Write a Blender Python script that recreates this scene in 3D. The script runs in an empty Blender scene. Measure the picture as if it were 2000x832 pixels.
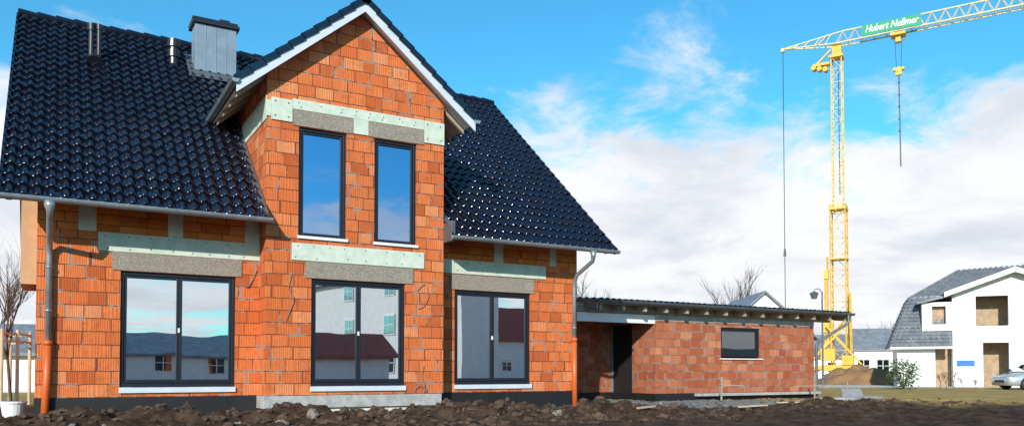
import bpy, math, random
import numpy as np
from mathutils import Vector, Matrix, noise
random.seed(7)
scene=bpy.context.scene
R=math.radians
# ------------------------------------------------------------ helpers
class MB:
    def __init__(s): s.v=[]; s.f=[]
    def poly(s,pts):
        n=len(s.v); s.v+= [tuple(p) for p in pts]; s.f.append(tuple(range(n,n+len(pts))))
    def box(s,x0,x1,y0,y1,z0,z1):
        n=len(s.v)
        s.v+=[(x0,y0,z0),(x1,y0,z0),(x1,y1,z0),(x0,y1,z0),(x0,y0,z1),(x1,y0,z1),(x1,y1,z1),(x0,y1,z1)]
        for q in [(0,3,2,1),(4,5,6,7),(0,1,5,4),(1,2,6,5),(2,3,7,6),(3,0,4,7)]: s.f.append(tuple(n+i for i in q))
        return s
    def obox(s,o,a,b,c):
        o=Vector(o);a=Vector(a);b=Vector(b);c=Vector(c); n=len(s.v)
        s.v+=[tuple(p) for p in (o,o+a,o+a+b,o+b,o+c,o+a+c,o+a+b+c,o+b+c)]
        fl=a.cross(b).dot(c)<0
        for q in [(0,3,2,1),(4,5,6,7),(0,1,5,4),(1,2,6,5),(2,3,7,6),(3,0,4,7)]:
            q=tuple(n+i for i in q); s.f.append(q[::-1] if fl else q)
        return s
    def beam(s,p,q,w):
        p=Vector(p);q=Vector(q);d=q-p
        up=Vector((0,0,1)) if abs(d.normalized().z)<.95 else Vector((1,0,0))
        a=d.cross(up).normalized()*w; b=d.cross(a).normalized()*w
        return s.obox(p-a/2-b/2,a,b,d)
    def tube(s,pts,rad,seg=8,cap=True):
        pts=[Vector(p) for p in pts]; m=len(pts)
        if not hasattr(rad,'__len__'): rad=[rad]*m
        base=len(s.v); ref=None
        for i,p in enumerate(pts):
            d=(pts[min(i+1,m-1)]-pts[max(i-1,0)]).normalized()
            if ref is None:
                ref=Vector((0,0,1)) if abs(d.z)<.9 else Vector((1,0,0))
            a=(ref-d*ref.dot(d)).normalized(); b=d.cross(a); ref=a
            for k in range(seg):
                t=2*math.pi*k/seg; s.v.append(tuple(p+(a*math.cos(t)+b*math.sin(t))*rad[i]))
        for i in range(m-1):
            for k in range(seg):
                s.f.append((base+i*seg+k,base+i*seg+(k+1)%seg,base+(i+1)*seg+(k+1)%seg,base+(i+1)*seg+k))
        if cap:
            s.f.append(tuple(base+k for k in range(seg))[::-1]); s.f.append(tuple(base+(m-1)*seg+k for k in range(seg)))
        return s
    def make(s,name,mat,parent=None,smooth=False,bevel=0):
        me=bpy.data.meshes.new(name); me.from_pydata(s.v,[],s.f); me.validate(); me.update()
        if mat: me.materials.append(mat)
        if smooth: me.polygons.foreach_set('use_smooth',[True]*len(me.polygons))
        o=bpy.data.objects.new(name,me); scene.collection.objects.link(o)
        if parent: o.parent=parent
        if bevel:
            m=o.modifiers.new('bev','BEVEL'); m.width=bevel; m.segments=2; m.limit_method='ANGLE'
        return o
def empty(name,loc=(0,0,0),rz=0):
    e=bpy.data.objects.new(name,None); e.location=loc; e.rotation_euler=(0,0,rz); scene.collection.objects.link(e); e.empty_display_size=.2
    return e
def nm(name):
    m=bpy.data.materials.new(name); m.use_nodes=True; nt=m.node_tree
    return m,nt,nt.nodes['Principled BSDF']
def L(nt,a,b): nt.links.new(a,b)
def N(nt,t,**k):
    n=nt.nodes.new(t)
    for a,b in k.items(): setattr(n,a,b)
    return n
def math_(nt,op,a,b=None,c=None):
    n=N(nt,'ShaderNodeMath',operation=op)
    for i,x in enumerate((a,b,c)):
        if x is None: continue
        if isinstance(x,(int,float)): n.inputs[i].default_value=x
        else: L(nt,x,n.inputs[i])
    return n.outputs[0]
def mix(nt,f,a,b):
    n=N(nt,'ShaderNodeMix',data_type='RGBA')
    for i,x in ((0,f),(6,a),(7,b)):
        if isinstance(x,(int,float)): n.inputs[i].default_value=x
        elif isinstance(x,tuple): n.inputs[i].default_value=(*x,1)[:4]
        else: L(nt,x,n.inputs[i])
    return n.outputs[2]
def noise_(nt,scale,detail=4,rough=.55,vec=None,dist=0):
    n=N(nt,'ShaderNodeTexNoise'); n.inputs['Scale'].default_value=scale; n.inputs['Detail'].default_value=detail
    n.inputs['Roughness'].default_value=rough; n.inputs['Distortion'].default_value=dist
    if vec is not None: L(nt,vec,n.inputs['Vector'])
    return n.outputs['Fac']
def ramp(nt,fac,lo,hi):
    n=N(nt,'ShaderNodeMapRange',interpolation_type='SMOOTHSTEP'); L(nt,fac,n.inputs[0])
    n.inputs[1].default_value=lo; n.inputs[2].default_value=hi; return n.outputs[0]
def bump(nt,h,strength,dist,bs):
    b=N(nt,'ShaderNodeBump'); b.inputs['Strength'].default_value=strength; b.inputs['Distance'].default_value=dist
    L(nt,h,b.inputs['Height']); L(nt,b.outputs[0],bs.inputs['Normal'])
def simple(name,c,rough=.6,metal=0,var=.25,scale=4,bmp=.1,c2=None,spec=.5,bd=.01):
    m,nt,bs=nm(name); tc=N(nt,'ShaderNodeTexCoord').outputs['Object']
    n1=noise_(nt,scale,6,.6,tc)
    c2=c2 or tuple(x*(1-var) for x in c)
    f=ramp(nt,n1,.3,.7)
    L(nt,mix(nt,f,c,c2),bs.inputs['Base Color'])
    bs.inputs['Roughness'].default_value=rough; bs.inputs['Metallic'].default_value=metal
    bs.inputs['Specular IOR Level'].default_value=spec
    if bmp: bump(nt,noise_(nt,scale*12,4,.6,tc),bmp,bd,bs)
    return m
# ------------------------------------------------------------ materials
def brick_mat(name,c1,c2,mort,rowh=.25,bw=.37,gray=.5,thr=.55):
    m,nt,bs=nm(name); tc=N(nt,'ShaderNodeTexCoord').outputs['Object']
    sp=N(nt,'ShaderNodeSeparateXYZ'); L(nt,tc,sp.inputs[0])
    u=math_(nt,'ADD',sp.outputs[0],sp.outputs[1]); z=math_(nt,'ADD',sp.outputs[2],10.0)
    row=math_(nt,'FLOOR',math_(nt,'DIVIDE',z,rowh))
    wn=N(nt,'ShaderNodeTexWhiteNoise',noise_dimensions='1D'); L(nt,row,wn.inputs['W'])
    w1=noise_(nt,1.9,1,.5,None); nn=nt.nodes[-1]
    cb=N(nt,'ShaderNodeCombineXYZ'); L(nt,u,cb.inputs[0]); L(nt,math_(nt,'MULTIPLY',row,3.7),cb.inputs[1]); L(nt,cb.outputs[0],nn.inputs['Vector'])
    u2=math_(nt,'ADD',math_(nt,'ADD',u,math_(nt,'MULTIPLY',wn.outputs[0],.24)),math_(nt,'MULTIPLY',w1,.55))
    cv=N(nt,'ShaderNodeCombineXYZ'); L(nt,u2,cv.inputs[0])
    wob=math_(nt,'MULTIPLY',math_(nt,'SUBTRACT',noise_(nt,3,2,.5,tc),.5),.03)
    L(nt,math_(nt,'ADD',z,wob),cv.inputs[1])
    def bt(ms,sm):
        b=N(nt,'ShaderNodeTexBrick',offset=.5,offset_frequency=2); L(nt,cv.outputs[0],b.inputs['Vector'])
        b.inputs['Scale'].default_value=1; b.inputs['Mortar Size'].default_value=ms; b.inputs['Mortar Smooth'].default_value=sm
        b.inputs['Brick Width'].default_value=bw; b.inputs['Row Height'].default_value=rowh
        b.inputs['Color1'].default_value=(0,0,0,1); b.inputs['Color2'].default_value=(1,1,1,1); b.inputs['Mortar'].default_value=(.5,.5,.5,1)
        return b
    b=bt(.0085,.25); big=bt(.034,.6)
    per=N(nt,'ShaderNodeSeparateColor'); L(nt,b.outputs['Color'],per.inputs[0]); pv=per.outputs[0]
    col=mix(nt,pv,c1,c2)
    col=mix(nt,math_(nt,'MULTIPLY',ramp(nt,pv,.80,.98),.35),col,(.76,.36,.18))
    col=mix(nt,math_(nt,'MULTIPLY',ramp(nt,pv,.20,.02),.45),col,(.36,.075,.028))
    n2=noise_(nt,1.1,6,.65,tc); col=mix(nt,math_(nt,'MULTIPLY',ramp(nt,n2,.50,.78),.35),col,(.72,.34,.19))
    n3=noise_(nt,9,5,.75,tc); col=mix(nt,math_(nt,'MULTIPLY',ramp(nt,n3,.50,.72),.55),col,(.30,.08,.04))
    n5=noise_(nt,.5,4,.6,tc); col=mix(nt,math_(nt,'MULTIPLY',ramp(nt,n5,.5,.75),.4),col,(.38,.10,.045))
    rib=math_(nt,'SINE',math_(nt,'MULTIPLY',u2,2*math.pi/.034))
    col=mix(nt,math_(nt,'MULTIPLY',ramp(nt,rib,.1,1),.24),col,(.22,.05,.025))
    col=mix(nt,math_(nt,'MULTIPLY',b.outputs['Fac'],.9),col,mort)
    n4=noise_(nt,2.6,5,.7,tc)
    mm=math_(nt,'MULTIPLY',ramp(nt,n4,thr,thr+.05),ramp(nt,big.outputs['Fac'],.2,.55))
    col=mix(nt,math_(nt,'MULTIPLY',mm,gray),col,(.33,.30,.27))
    # rain streaks and grime running down from the openings
    st=N(nt,'ShaderNodeCombineXYZ'); L(nt,math_(nt,'MULTIPLY',u,5.0),st.inputs[0]); L(nt,math_(nt,'MULTIPLY',z,.55),st.inputs[1])
    n6=noise_(nt,1.0,4,.6,st.outputs[0]); col=mix(nt,math_(nt,'MULTIPLY',ramp(nt,n6,.56,.74),.22),col,(.20,.10,.07))
    L(nt,col,bs.inputs['Base Color']); bs.inputs['Roughness'].default_value=.9; bs.inputs['Specular IOR Level'].default_value=.2
    h=math_(nt,'ADD',math_(nt,'MULTIPLY',rib,.16),math_(nt,'MULTIPLY',b.outputs['Fac'],-1.4))
    h=math_(nt,'ADD',h,math_(nt,'MULTIPLY',pv,.6)); h=math_(nt,'ADD',h,math_(nt,'MULTIPLY',n3,.7))
    bump(nt,h,.9,.016,bs); return m
M_brick=brick_mat('clay_block',(.62,.135,.034),(.74,.21,.068),(.13,.055,.035),gray=.7,thr=.54)
M_brick2=brick_mat('clay_block_orange',(.72,.20,.03),(.80,.27,.06),(.2,.08,.03),rowh=.19,bw=.5,gray=.1)
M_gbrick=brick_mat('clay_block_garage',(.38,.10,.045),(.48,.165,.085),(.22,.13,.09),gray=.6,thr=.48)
M_tile=simple('glazed_tile',(.008,.008,.018),.12,0,.3,6,.05,spec=.75,bd=.002)
M_tile.node_tree.nodes['Principled BSDF'].inputs['Coat Weight'].default_value=.15
M_tile.node_tree.nodes['Principled BSDF'].inputs['Coat Roughness'].default_value=.05
def gtile_mat(name,c,c2):
    m,nt,bs=nm(name); tc=N(nt,'ShaderNodeTexCoord').outputs['Object']
    L(nt,mix(nt,ramp(nt,noise_(nt,2,6,.7,tc),.3,.7),c,c2),bs.inputs['Base Color']); bs.inputs['Roughness'].default_value=.5; return m
M_gtile=gtile_mat('grey_tile',(.24,.26,.29),(.14,.15,.17))
M_zinc=simple('zinc',(.40,.44,.48),.38,.55,.25,5,.05)
M_clad=simple('chimney_zinc',(.24,.31,.38),.5,.2,.2,3,.05)
M_zincd=simple('zinc_dark',(.15,.17,.19),.45,.4,.3,5,.05)
M_dark=simple('vent_black',(.02,.022,.03),.35,0,.3,8,.05)
M_frame=simple('anthracite_frame',(.012,.015,.024),.35,0,.2,10,.02)
M_white=simple('white_paint',(.80,.81,.82),.5,0,.06,2,.03)
M_ink=simple('stamp_ink',(.50,.47,.43),.8,0,.3,20,.0)
M_board=simple('barge_board_paint',(.60,.66,.74),.5,0,.1,3,.05)
M_soff=simple('soffit_board',(.50,.48,.45),.6,0,.15,4,.1)
M_wood=simple('raw_timber',(.62,.50,.36),.75,0,.25,6,.2)
M_raft=simple('rafter_timber',(.42,.35,.27),.8,0,.25,6,.2)
M_xps=simple('xps_green',(.48,.57,.46),.8,0,.2,5,.1,c2=(.62,.66,.58))
M_lintel=simple('lintel_concrete',(.36,.31,.26),.95,0,.3,30,.5,c2=(.20,.17,.14))
M_conc=simple('concrete',(.45,.44,.42),.9,0,.25,6,.3,c2=(.30,.30,.30))
M_found=simple('foundation_white',(.80,.79,.76),.9,0,.2,3,.3,c2=(.55,.52,.48))
M_bitu=simple('bitumen_black',(.012,.012,.014),.6,0,.4,5,.4)
M_orange=simple('orange_pipe',(.66,.13,.025),.4,0,.15,4,.05)
M_render=simple('white_render',(.82,.82,.81),.9,0,.08,2,.2,c2=(.74,.73,.71))
M_tan=simple('tan_panel',(.60,.36,.20),.8,0,.15,3,.1)
M_red=simple('red_tile',(.42,.07,.03),.6,0,.3,4,.2)
M_raw=simple('raw_opening',(.50,.36,.24),.9,0,.3,3,.2)
M_black=simple('dark_interior',(.012,.011,.012),.8,0,.3,3,.0)
M_yel=simple('crane_yellow',(.82,.50,.07),.5,0,.18,2,.1)
M_cream=simple('crane_cream',(.86,.66,.28),.5,0,.18,2,.1)
M_steel=simple('steel_rope',(.12,.12,.13),.5,.5,.2,3,0)
M_green=simple('sign_green',(.01,.34,.15),.5,0,.1,2,0)
M_bark=simple('bark',(.13,.10,.075),.9,0,.4,8,.4)
M_barkd=simple('twig',(.16,.11,.08),.9,0,.4,8,.2)
M_blue=simple('sign_blue',(.02,.16,.50),.5,0,.1,2,0)
M_rubber=simple('rubber',(.02,.02,.02),.8,0,.2,5,.1)
M_cable=simple('cable_grey',(.20,.18,.17),.6,0,.2,5,0)
def glass(name,tint=(.92,.96,1),fac=.72):
    m,nt,bs=nm(name); bs.inputs['Base Color'].default_value=(.006,.008,.012,1); bs.inputs['Roughness'].default_value=.1
    g=N(nt,'ShaderNodeBsdfGlossy'); g.inputs['Roughness'].default_value=.0; g.inputs['Color'].default_value=(*tint,1)
    lw=N(nt,'ShaderNodeFresnel'); lw.inputs[0].default_value=1.5
    f=math_(nt,'ADD',fac,lw.outputs[0])
    mx=N(nt,'ShaderNodeMixShader'); L(nt,f,mx.inputs[0]); L(nt,bs.outputs[0],mx.inputs[1]); L(nt,g.outputs[0],mx.inputs[2])
    tc=N(nt,'ShaderNodeTexCoord').outputs['Object']
    b=N(nt,'ShaderNodeBump'); b.inputs['Strength'].default_value=.25; b.inputs['Distance'].default_value=.004
    L(nt,noise_(nt,1.3,1,.4,tc),b.inputs['Height']); L(nt,b.outputs[0],g.inputs['Normal'])
    L(nt,mx.outputs[0],nt.nodes['Material Output'].inputs[0]); return m
M_glass=glass('coated_glass')
M_glass2=glass('dim_glass',fac=.12)
M_glass3=glass('solar_glass',tint=(.42,.62,.92),fac=.6)
# ------------------------------------------------------------ dims
XL,XR,D0,D1=-.251,11.804,17.15,16.611
De,Yr,Ze,Zr=16.208,22.83,3.527,9.21
o_=.557; BL,BR=3.768,7.747; Dg=16.323; Za,Zg,gw=8.436,6.256,2.632; BC=(BL+BR)/2
WT,WB=2.433,.188
SL=(Zr-Ze)/(Yr-De); ang=math.atan(SL); GS=(Za-Zg)/gw; gang=math.atan(GS)
def roofZ(y): return Ze+(y-De)*SL
house=empty('brick_house')
def wall(name,x0,x1,z0,z1,holes,Y,th,mat,parent):
    xs=sorted({x0,x1,*[h[0] for h in holes],*[h[1] for h in holes]}); zs=sorted({z0,z1,*[h[2] for h in holes],*[h[3] for h in holes]})
    def solid(i,j):
        if i<0 or j<0 or i>=len(xs)-1 or j>=len(zs)-1: return False
        cx=(xs[i]+xs[i+1])/2; cz=(zs[j]+zs[j+1])/2
        return not any(h[0]<cx<h[1] and h[2]<cz<h[3] for h in holes)
    b=MB()
    for i in range(len(xs)-1):
        for j in range(len(zs)-1):
            if not solid(i,j): continue
            a,c,p,q=xs[i],xs[i+1],zs[j],zs[j+1]; y,w=Y,Y+th
            b.poly([(a,y,p),(c,y,p),(c,y,q),(a,y,q)]); b.poly([(a,w,p),(a,w,q),(c,w,q),(c,w,p)])
            if not solid(i-1,j): b.poly([(a,y,p),(a,y,q),(a,w,q),(a,w,p)])
            if not solid(i+1,j): b.poly([(c,y,p),(c,w,p),(c,w,q),(c,y,q)])
            if not solid(i,j-1): b.poly([(a,y,p),(a,w,p),(c,w,p),(c,y,p)])
            if not solid(i,j+1): b.poly([(a,y,q),(c,y,q),(c,w,q),(a,w,q)])
    return b.make(name,mat,parent)
WL=(1.15,3.287,WB-.12,WT); WR=(8.289,10.403,WB-.12,WT); WM=(4.708,6.818,WB-.12,WT)
WA=(4.425,5.455,3.27,5.596); WBb=(6.082,7.081,3.27,5.596)
wall('front_wall_left',XL,BL+.03,0,4.25,[WL],D0,.36,M_brick,house)
wall('front_wall_right',BR-.03,XR,0,4.25,[WR],D0,.36,M_brick,house)
wall('bay_front_wall',BL,BR,0,6.5,[WM,WA,WBb],D1,.34,M_brick,house)
b=MB() # bay gable
def gz(x): return Za-.20-abs(x-BC)*GS
pf=[(BL,6.5),(BR,6.5),(BR,gz(BR)),(BC,gz(BC)),(BL,gz(BL))]
for y,rev in ((D1,0),(D1+.34,1)):
    q=[(x,y,z) for x,z in pf]; b.poly(q[::-1] if rev else q)
for i in range(len(pf)):
    (xa,za),(xb,zb)=pf[i],pf[(i+1)%len(pf)]
    if i==0: continue
    b.poly([(xa,D1,za),(xa,D1+.34,za),(xb,D1+.34,zb),(xb,D1,zb)])
b.make('bay_gable_wall',M_brick,house)
b=MB()
for x0,x1 in ((BL,BL+.3),(BR-.3,BR)): b.box(x0,x1,D1+.341,21,0,6.75)
b.make('bay_side_walls',M_brick,house)
for nme,x0,x1 in (('side_wall_left',XL,XL+.36),('side_wall_right',XR-.36,XR)):
    pr=[(D0+.361,0),(28.5,0),(28.5,4.25),(Yr,Zr-.25),(D0+.361,4.25+.2)]
    b=MB(); n=len(pr)
    b.poly([(x0,y,z) for y,z in pr][::-1]); b.poly([(x1,y,z) for y,z in pr])
    for i in range(n):
        (a,c),(d,e)=pr[i],pr[(i+1)%n]; b.poly([(x0,a,c),(x0,d,e),(x1,d,e),(x1,a,c)])
    b.make(nme,M_brick,house)
wall('back_wall',XL+.37,XR-.37,0,4.2,[],28.14,.35,M_brick,house)
b=MB(); b.box(XL+.02,BL-.01,D0-.015,D0-.002,3.17,3.62).box(BR+.01,XR-.02,D0-.015,D0-.002,3.17,3.62).make('eave_block_course',M_brick2,house)
b=MB()
for x0,x1 in ((.42,.72),(1.98,2.26),(3.46,3.76),(9.35,9.6),(10.95,11.15)): b.box(x0,x1,D0-.03,D0-.016,3.16,3.66)
b.box(.75,BL-.004,D0-.03,D0-.002,2.80,3.155).box(BR+.006,10.84,D0-.03,D0-.002,2.82,3.155)
b.box(4.29,7.26,D1-.03,D1-.002,2.80,3.16)
b.box(3.85,4.285,D1-.032,D1-.002,5.66,6.12).box(4.29,7.25,D1-.028,D1-.002,5.945,6.16).box(7.255,BR+.003,D1-.032,D1-.002,5.66,6.16)
b.box(5.605,5.935,D1-.028,D1-.002,5.62,5.944).box(BL-.02,3.846,D1-.026,D1-.002,5.72,6.05)
b.box(BL-.02,BL-.002,D1-.001,19.0,5.66,6.15)
b.make('xps_insulation_panels',M_xps,house,bevel=.004)
b=MB()
b.box(1.0,3.40,D0-.022,D0-.003,WT+.012,2.795).box(8.18,10.50,D0-.022,D0-.003,WT+.012,2.80).box(4.58,7.0,D1-.022,D1-.003,WT+.012,2.79)
b.box(4.30,5.60,D1-.022,D1-.003,5.61,5.94).box(5.94,7.25,D1-.022,D1-.003,5.61,5.94)
b.make('lintels',M_lintel,house)
b=MB()
def dot(x,z,y,r=.016):
    b.tube([(x,y,z),(x,y-.006,z)],r,8)
for x0,x1,z0,z1,y in ((.75,3.76,2.8,3.15,D0-.03),(7.8,10.84,2.82,3.15,D0-.03),(4.29,7.26,2.8,3.16,D1-.03),(4.29,7.25,5.95,6.15,D1-.028)):
    x=x0+.12
    while x<x1-.05:
        dot(x,z1-.05-random.random()*.03,y,.013); 
        if random.random()<.7: dot(x+random.uniform(-.05,.1),z0+.05+random.random()*.04,y,.013)
        x+=random.uniform(.3,.5)
for x,z in ((3.93,6.05),(4.2,6.04),(3.93,5.75),(4.2,5.75),(7.33,6.08),(7.65,6.07),(7.33,5.75),(7.66,5.75)): dot(x,z,D1-.032)
b.make('panel_fixings',M_dark,house)
b=MB()
def stamp(x,z,y,s=.15):
    w=.008
    b.box(x,x+s,y-.003,y,z,z+w).box(x,x+s,y-.003,y,z+s-w,z+s).box(x,x+w,y-.003,y,z+w,z+s-w).box(x+s-w,x+s,y-.003,y,z+w,z+s-w)
    pts=[(x+s/2+.04*math.cos(t),y-.002,z+s/2+.04*math.sin(t)) for t in [i*math.pi/6 for i in range(13)]]; b.tube(pts,.005,5)
for x,z,y in ((1.12,2.55,D0-.022),(6.72,2.52,D1-.022),(10.28,2.55,D0-.022),(5.40,5.70,D1-.022),(6.0,5.68,D1-.022)): stamp(x,z,y)
b.make('lintel_stamps',M_ink,house)
MB().box(XL-.01,BL,D0-.03,D0+.5,-.7,-.002).box(BR,XR+.01,D0-.03,D0+.5,-.7,-.002).box(XL-.01,XL+.4,D0+.51,28.5,-.7,-.002).box(XR-.4,XR+.01,D0+.51,28.5,-.7,-.002).make('bitumen_plinth',M_bitu,house)
MB().box(BL-.05,BR-.08,D1-.10,D0+.3,-.26,-.003).make('bay_ledge_slab',M_conc,house,bevel=.012)
MB().box(BL+.0,BR-.16,D1-.03,D0+.2,-.8,-.262).make('bay_foundation',M_found,house)
# ------------------------------------------------------------ windows
def window(name,W,Y,leaves,parent,handle=True,sill=True,gm=None):
    x0,x1,z0,z1=W; x0+=.01;x1-=.01;z1-=.01
    zb=z0+ (.12 if sill else .05)
    e=empty(name); e.parent=parent
    t=.055; f=MB(); y0,y1=Y+.05,Y+.15
    f.box(x0,x0+t,y0,y1,zb,z1).box(x1-t,x1,y0,y1,zb,z1).box(x0+t,x1-t,y0,y1,z1-t,z1).box(x0+t,x1-t,y0,y1,zb,zb+t+.02)
    n=leaves; w=(x1-x0-2*t)/n; g=MB(); s=.05
    for i in range(n):
        a=x0+t+i*w+.004; c=a+w-.008; q0=zb+t+.024; q1=z1-t-.004; ya,yb=y0+.022,y1-.01
        f.box(a,a+s,ya,yb,q0,q1).box(c-s,c,ya,yb,q0,q1).box(a+s,c-s,ya,yb,q1-s,q1).box(a+s,c-s,ya,yb,q0,q0+s+.02)
        tx=random.uniform(-.0015,.0015); tz=random.uniform(-.001,.001)
        g.poly([(a+s-.004,ya+.03-tx-tz,q0+s),(c-s+.004,ya+.03+tx-tz,q0+s),(c-s+.004,ya+.03+tx+tz,q1-s),(a+s-.004,ya+.03-tx+tz,q1-s)])
    f.make('frame',M_frame,e,bevel=.006)
    g.make('glass_panes',gm or M_glass,e)
    if leaves==2 and handle:
        xm=(x0+x1)/2
        MB().box(xm-.025,xm+.01,y0-.012,y0+.02,zb+1.08,zb+1.17).make('handle_plate',M_white,e,bevel=.004)
    if sill:
        MB().box(x0-.02,x1+.02,Y-.05,Y+.14,z0+.012,zb-.004).make('sill',M_board,e,bevel=.005)
    return e
window('french_window',WL,D0,2,house); window('french_window.001',WR,D0,2,house); window('french_window.002',WM,D1,2,house)
def upwin(n,W):
    window(n,(W[0],W[1],W[2]-.07,W[3]),D1,1,house,sill=False,gm=M_glass3)
    MB().box(W[0]-.02,W[1]+.03,D1-.05,D1+.05,W[2]-.015,W[2]+.045).make('upper_sill',M_white,house,bevel=.005)
upwin('casement_window',WA); upwin('casement_window.001',WBb)
# ------------------------------------------------------------ tiled roofs
def tiles(name,org,ud,vd,U,V,ncol,nrow,parent,clip=None,mat=None,amp=.055,lift=.046,spt=10,seed=0,flip=False):
    rng=np.random.default_rng(seed); org=np.array(org);ud=np.array(ud,float);vd=np.array(vd,float)
    nr=np.cross(ud,vd); 
    if nr[2]<0: nr=-nr
    nu=ncol*spt+1; us=np.linspace(0,U,nu); s=(np.arange(nu)%spt)/spt
    prof=amp*np.clip(np.sin(np.pi*np.clip((s-.30)/.70,0,1)),0,1)**1.1 - amp*.2*np.sin(np.pi*np.clip(s/.30,0,1))
    col=np.minimum(np.arange(nu)//spt,ncol-1); e=V/nrow
    V_=[];F=[]
    lines=[]
    for r in range(nrow):
        jit=rng.uniform(-.006,.006,ncol)[col]; jv=rng.uniform(-.008,.008,ncol)[col]; jt=rng.uniform(-.006,.006,ncol)[col]
        v0=r*e; v1=(r+1)*e+.03
        lines.append([(v0+jv,prof+lift+jit-.046),(v0+jv-.004,prof+lift+jit-.012),None,(v0+jv-.003,prof+lift+jit-.010),(v0+jv+.006,prof+lift+jit-.001),(v0+jv+.022,prof+lift+jit+.001),(v0+e*.5+jv,prof*.97+lift*.5+jit+jt),(v1,prof*.92-.006+jt)])
    idx=0
    for r,ln in enumerate(lines):
        prev=None
        for q in ln:
            if q is None: prev=None; continue
            P=org+us[:,None]*ud+np.asarray(q[0]).reshape(-1,1)*vd+np.asarray(q[1]).reshape(-1,1)*nr
            V_.append(P); cur=idx; idx+=nu
            if prev is not None:
                for k in range(nu-1):
                    if clip:
                        c=(P[k]+P[k+1])/2
                        if clip(c): continue
                    f=(prev+k,prev+k+1,cur+k+1,cur+k); F.append(f[::-1] if flip else f)
            prev=cur
    V_=np.concatenate(V_)
    b=MB(); b.v=[tuple(p) for p in V_.tolist()]; b.f=F
    return b.make(name,mat or M_tile,parent,smooth=True)
XA,XB=XL-o_,XR+o_; RV=math.hypot(Yr-De,Zr-Ze)
tiles('front_roof_tiles',(XA,De,Ze),(1,0,0),(0,math.cos(ang),math.sin(ang)),XB-XA,RV,61,25,house,clip=lambda c:BL+.01<c[0]<BR-.0 and c[1]<20.3)
tiles('back_roof_tiles',(XA,2*Yr-De,Ze),(1,0,0),(0,-math.cos(ang),math.sin(ang)),XB-XA,RV,61,25,house,spt=4,seed=3,flip=True)
GV=math.hypot(gw,Za-Zg); gl=22.1-Dg
tiles('dormer_roof_tiles_left',(BC-gw,Dg-.02,Zg),(0,1,0),(math.cos(gang),0,math.sin(gang)),gl,GV,26,10,house,seed=1,flip=True)
tiles('dormer_roof_tiles_right',(BC+gw,Dg-.02,Zg),(0,1,0),(-math.cos(gang),0,math.sin(gang)),gl,GV,26,10,house,seed=2)
b=MB()
x=XA
while x<XB-.05:
    b.tube([(x,Yr,Zr+.03),(x+.03,Yr,Zr+.03),(x+.42,Yr,Zr+.015)],[.12,.125,.105],12); x+=.4
y=Dg-.05
while y<21.9:
    b.tube([(BC,y,Za+.04),(BC,y+.03,Za+.04),(BC,y+.4,Za+.025)],[.12,.125,.105],12); y+=.38
b.make('ridge_tiles',M_tile,house,smooth=False)
b=MB()
ca,sa=math.cos(ang),math.sin(ang)
for x in (XA-.03,XB-.02):
    for r in range(25):
        e=RV/25; v=r*e
        b.obox((x,De+ca*v+sa*.10,Ze+sa*v-ca*.10),(.05,0,0),(0,ca*(e+.02)+sa*.03,sa*(e+.02)-ca*.03),(0,-sa*.18,ca*.18))
        b.obox((x,2*Yr-De-ca*v-sa*.10,Ze+sa*v-ca*.10),(.05,0,0),(0,-ca*(e+.02)-sa*.03,sa*(e+.02)-ca*.03),(0,sa*.18,ca*.18))
cg,sg=math.cos(gang),math.sin(gang)
for sgn in (-1,1):
    for r in range(10):
        e=GV/10; v=r*e
        b.obox((BC+sgn*(gw-cg*v),Dg-.05,Zg+sg*v-.02),(0,.06,0),(-sgn*(cg*(e+.03)+sg*.03),0,sg*(e+.03)-cg*.03),(sgn*sg*.13,0,cg*.13))
b.make('verge_tiles',M_tile,house,bevel=.006)
def slabYZ(b,x0,x1,y0,z0,y1,z1,t):
    b.obox((x0,y0,z0-t),(x1-x0,0,0),(0,y1-y0,z1-z0),(0,0,t))
b=MB()
for x0,x1 in ((XA+.02,BL-.005),(BR+.005,XB-.02)):
    slabYZ(b,x0,x1,De+.04,roofZ(De+.04)-.05,Yr-.02,Zr-.06,.05)
slabYZ(b,BL,BR,20.4,roofZ(20.4)-.05,Yr-.02,Zr-.06,.05)
b.obox((XA+.02,2*Yr-De-.04,Ze-.1),(XB-XA-.04,0,0),(0,-(Yr-De),(Zr-Ze)),(0,0,.05))
b.make('eave_soffit_boards',M_soff,house)
b=MB()
for sgn in (-1,1):
    b.obox((BC+sgn*(gw-.03),Dg+.02,Zg-.10),(0,21.5-Dg,0),(-sgn*(gw-.03),0,(Za-Zg)*(gw-.03)/gw),(0,0,.05))
b.make('dormer_soffit_boards',M_white,house)
b=MB()
for sgn in (-1,1):
    b.obox((BC+sgn*(gw+.02),Dg-.02,Zg-.25),(0,.035,0),(-sgn*(gw+.02),0,(Za-Zg)*(gw+.02)/gw),(0,0,.225))
b.make('barge_boards',M_board,house,bevel=.004)
b=MB()
def rafter(x,w=.09):
    y0=De+.22; y1=D0+.3
    z0=roofZ(y0)-.105; z1=roofZ(y1)-.105
    b.obox((x,y0,z0-.13),(w,0,0),(0,y1-y0,z1-z0),(0,0,.13))
for x in (-.72,.25,1.05,1.85,2.65,3.45, 8.0,8.8,9.6,10.4,11.2,12.15): rafter(x)
for sgn in (-1,1):
    for y in (16.75,17.45,18.15,18.85):
        xo=BC+sgn*(gw-.06); xi=BC+sgn*(gw-.95)
        z0=Zg+.06*GS-.10; z1=Zg+.95*GS-.10
        b.obox((xo,y,z0-.15),(xi-xo,0,z1-z0),(0,.09,0),(0,0,.149))
b.make('rafters',M_raft,house)
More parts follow.
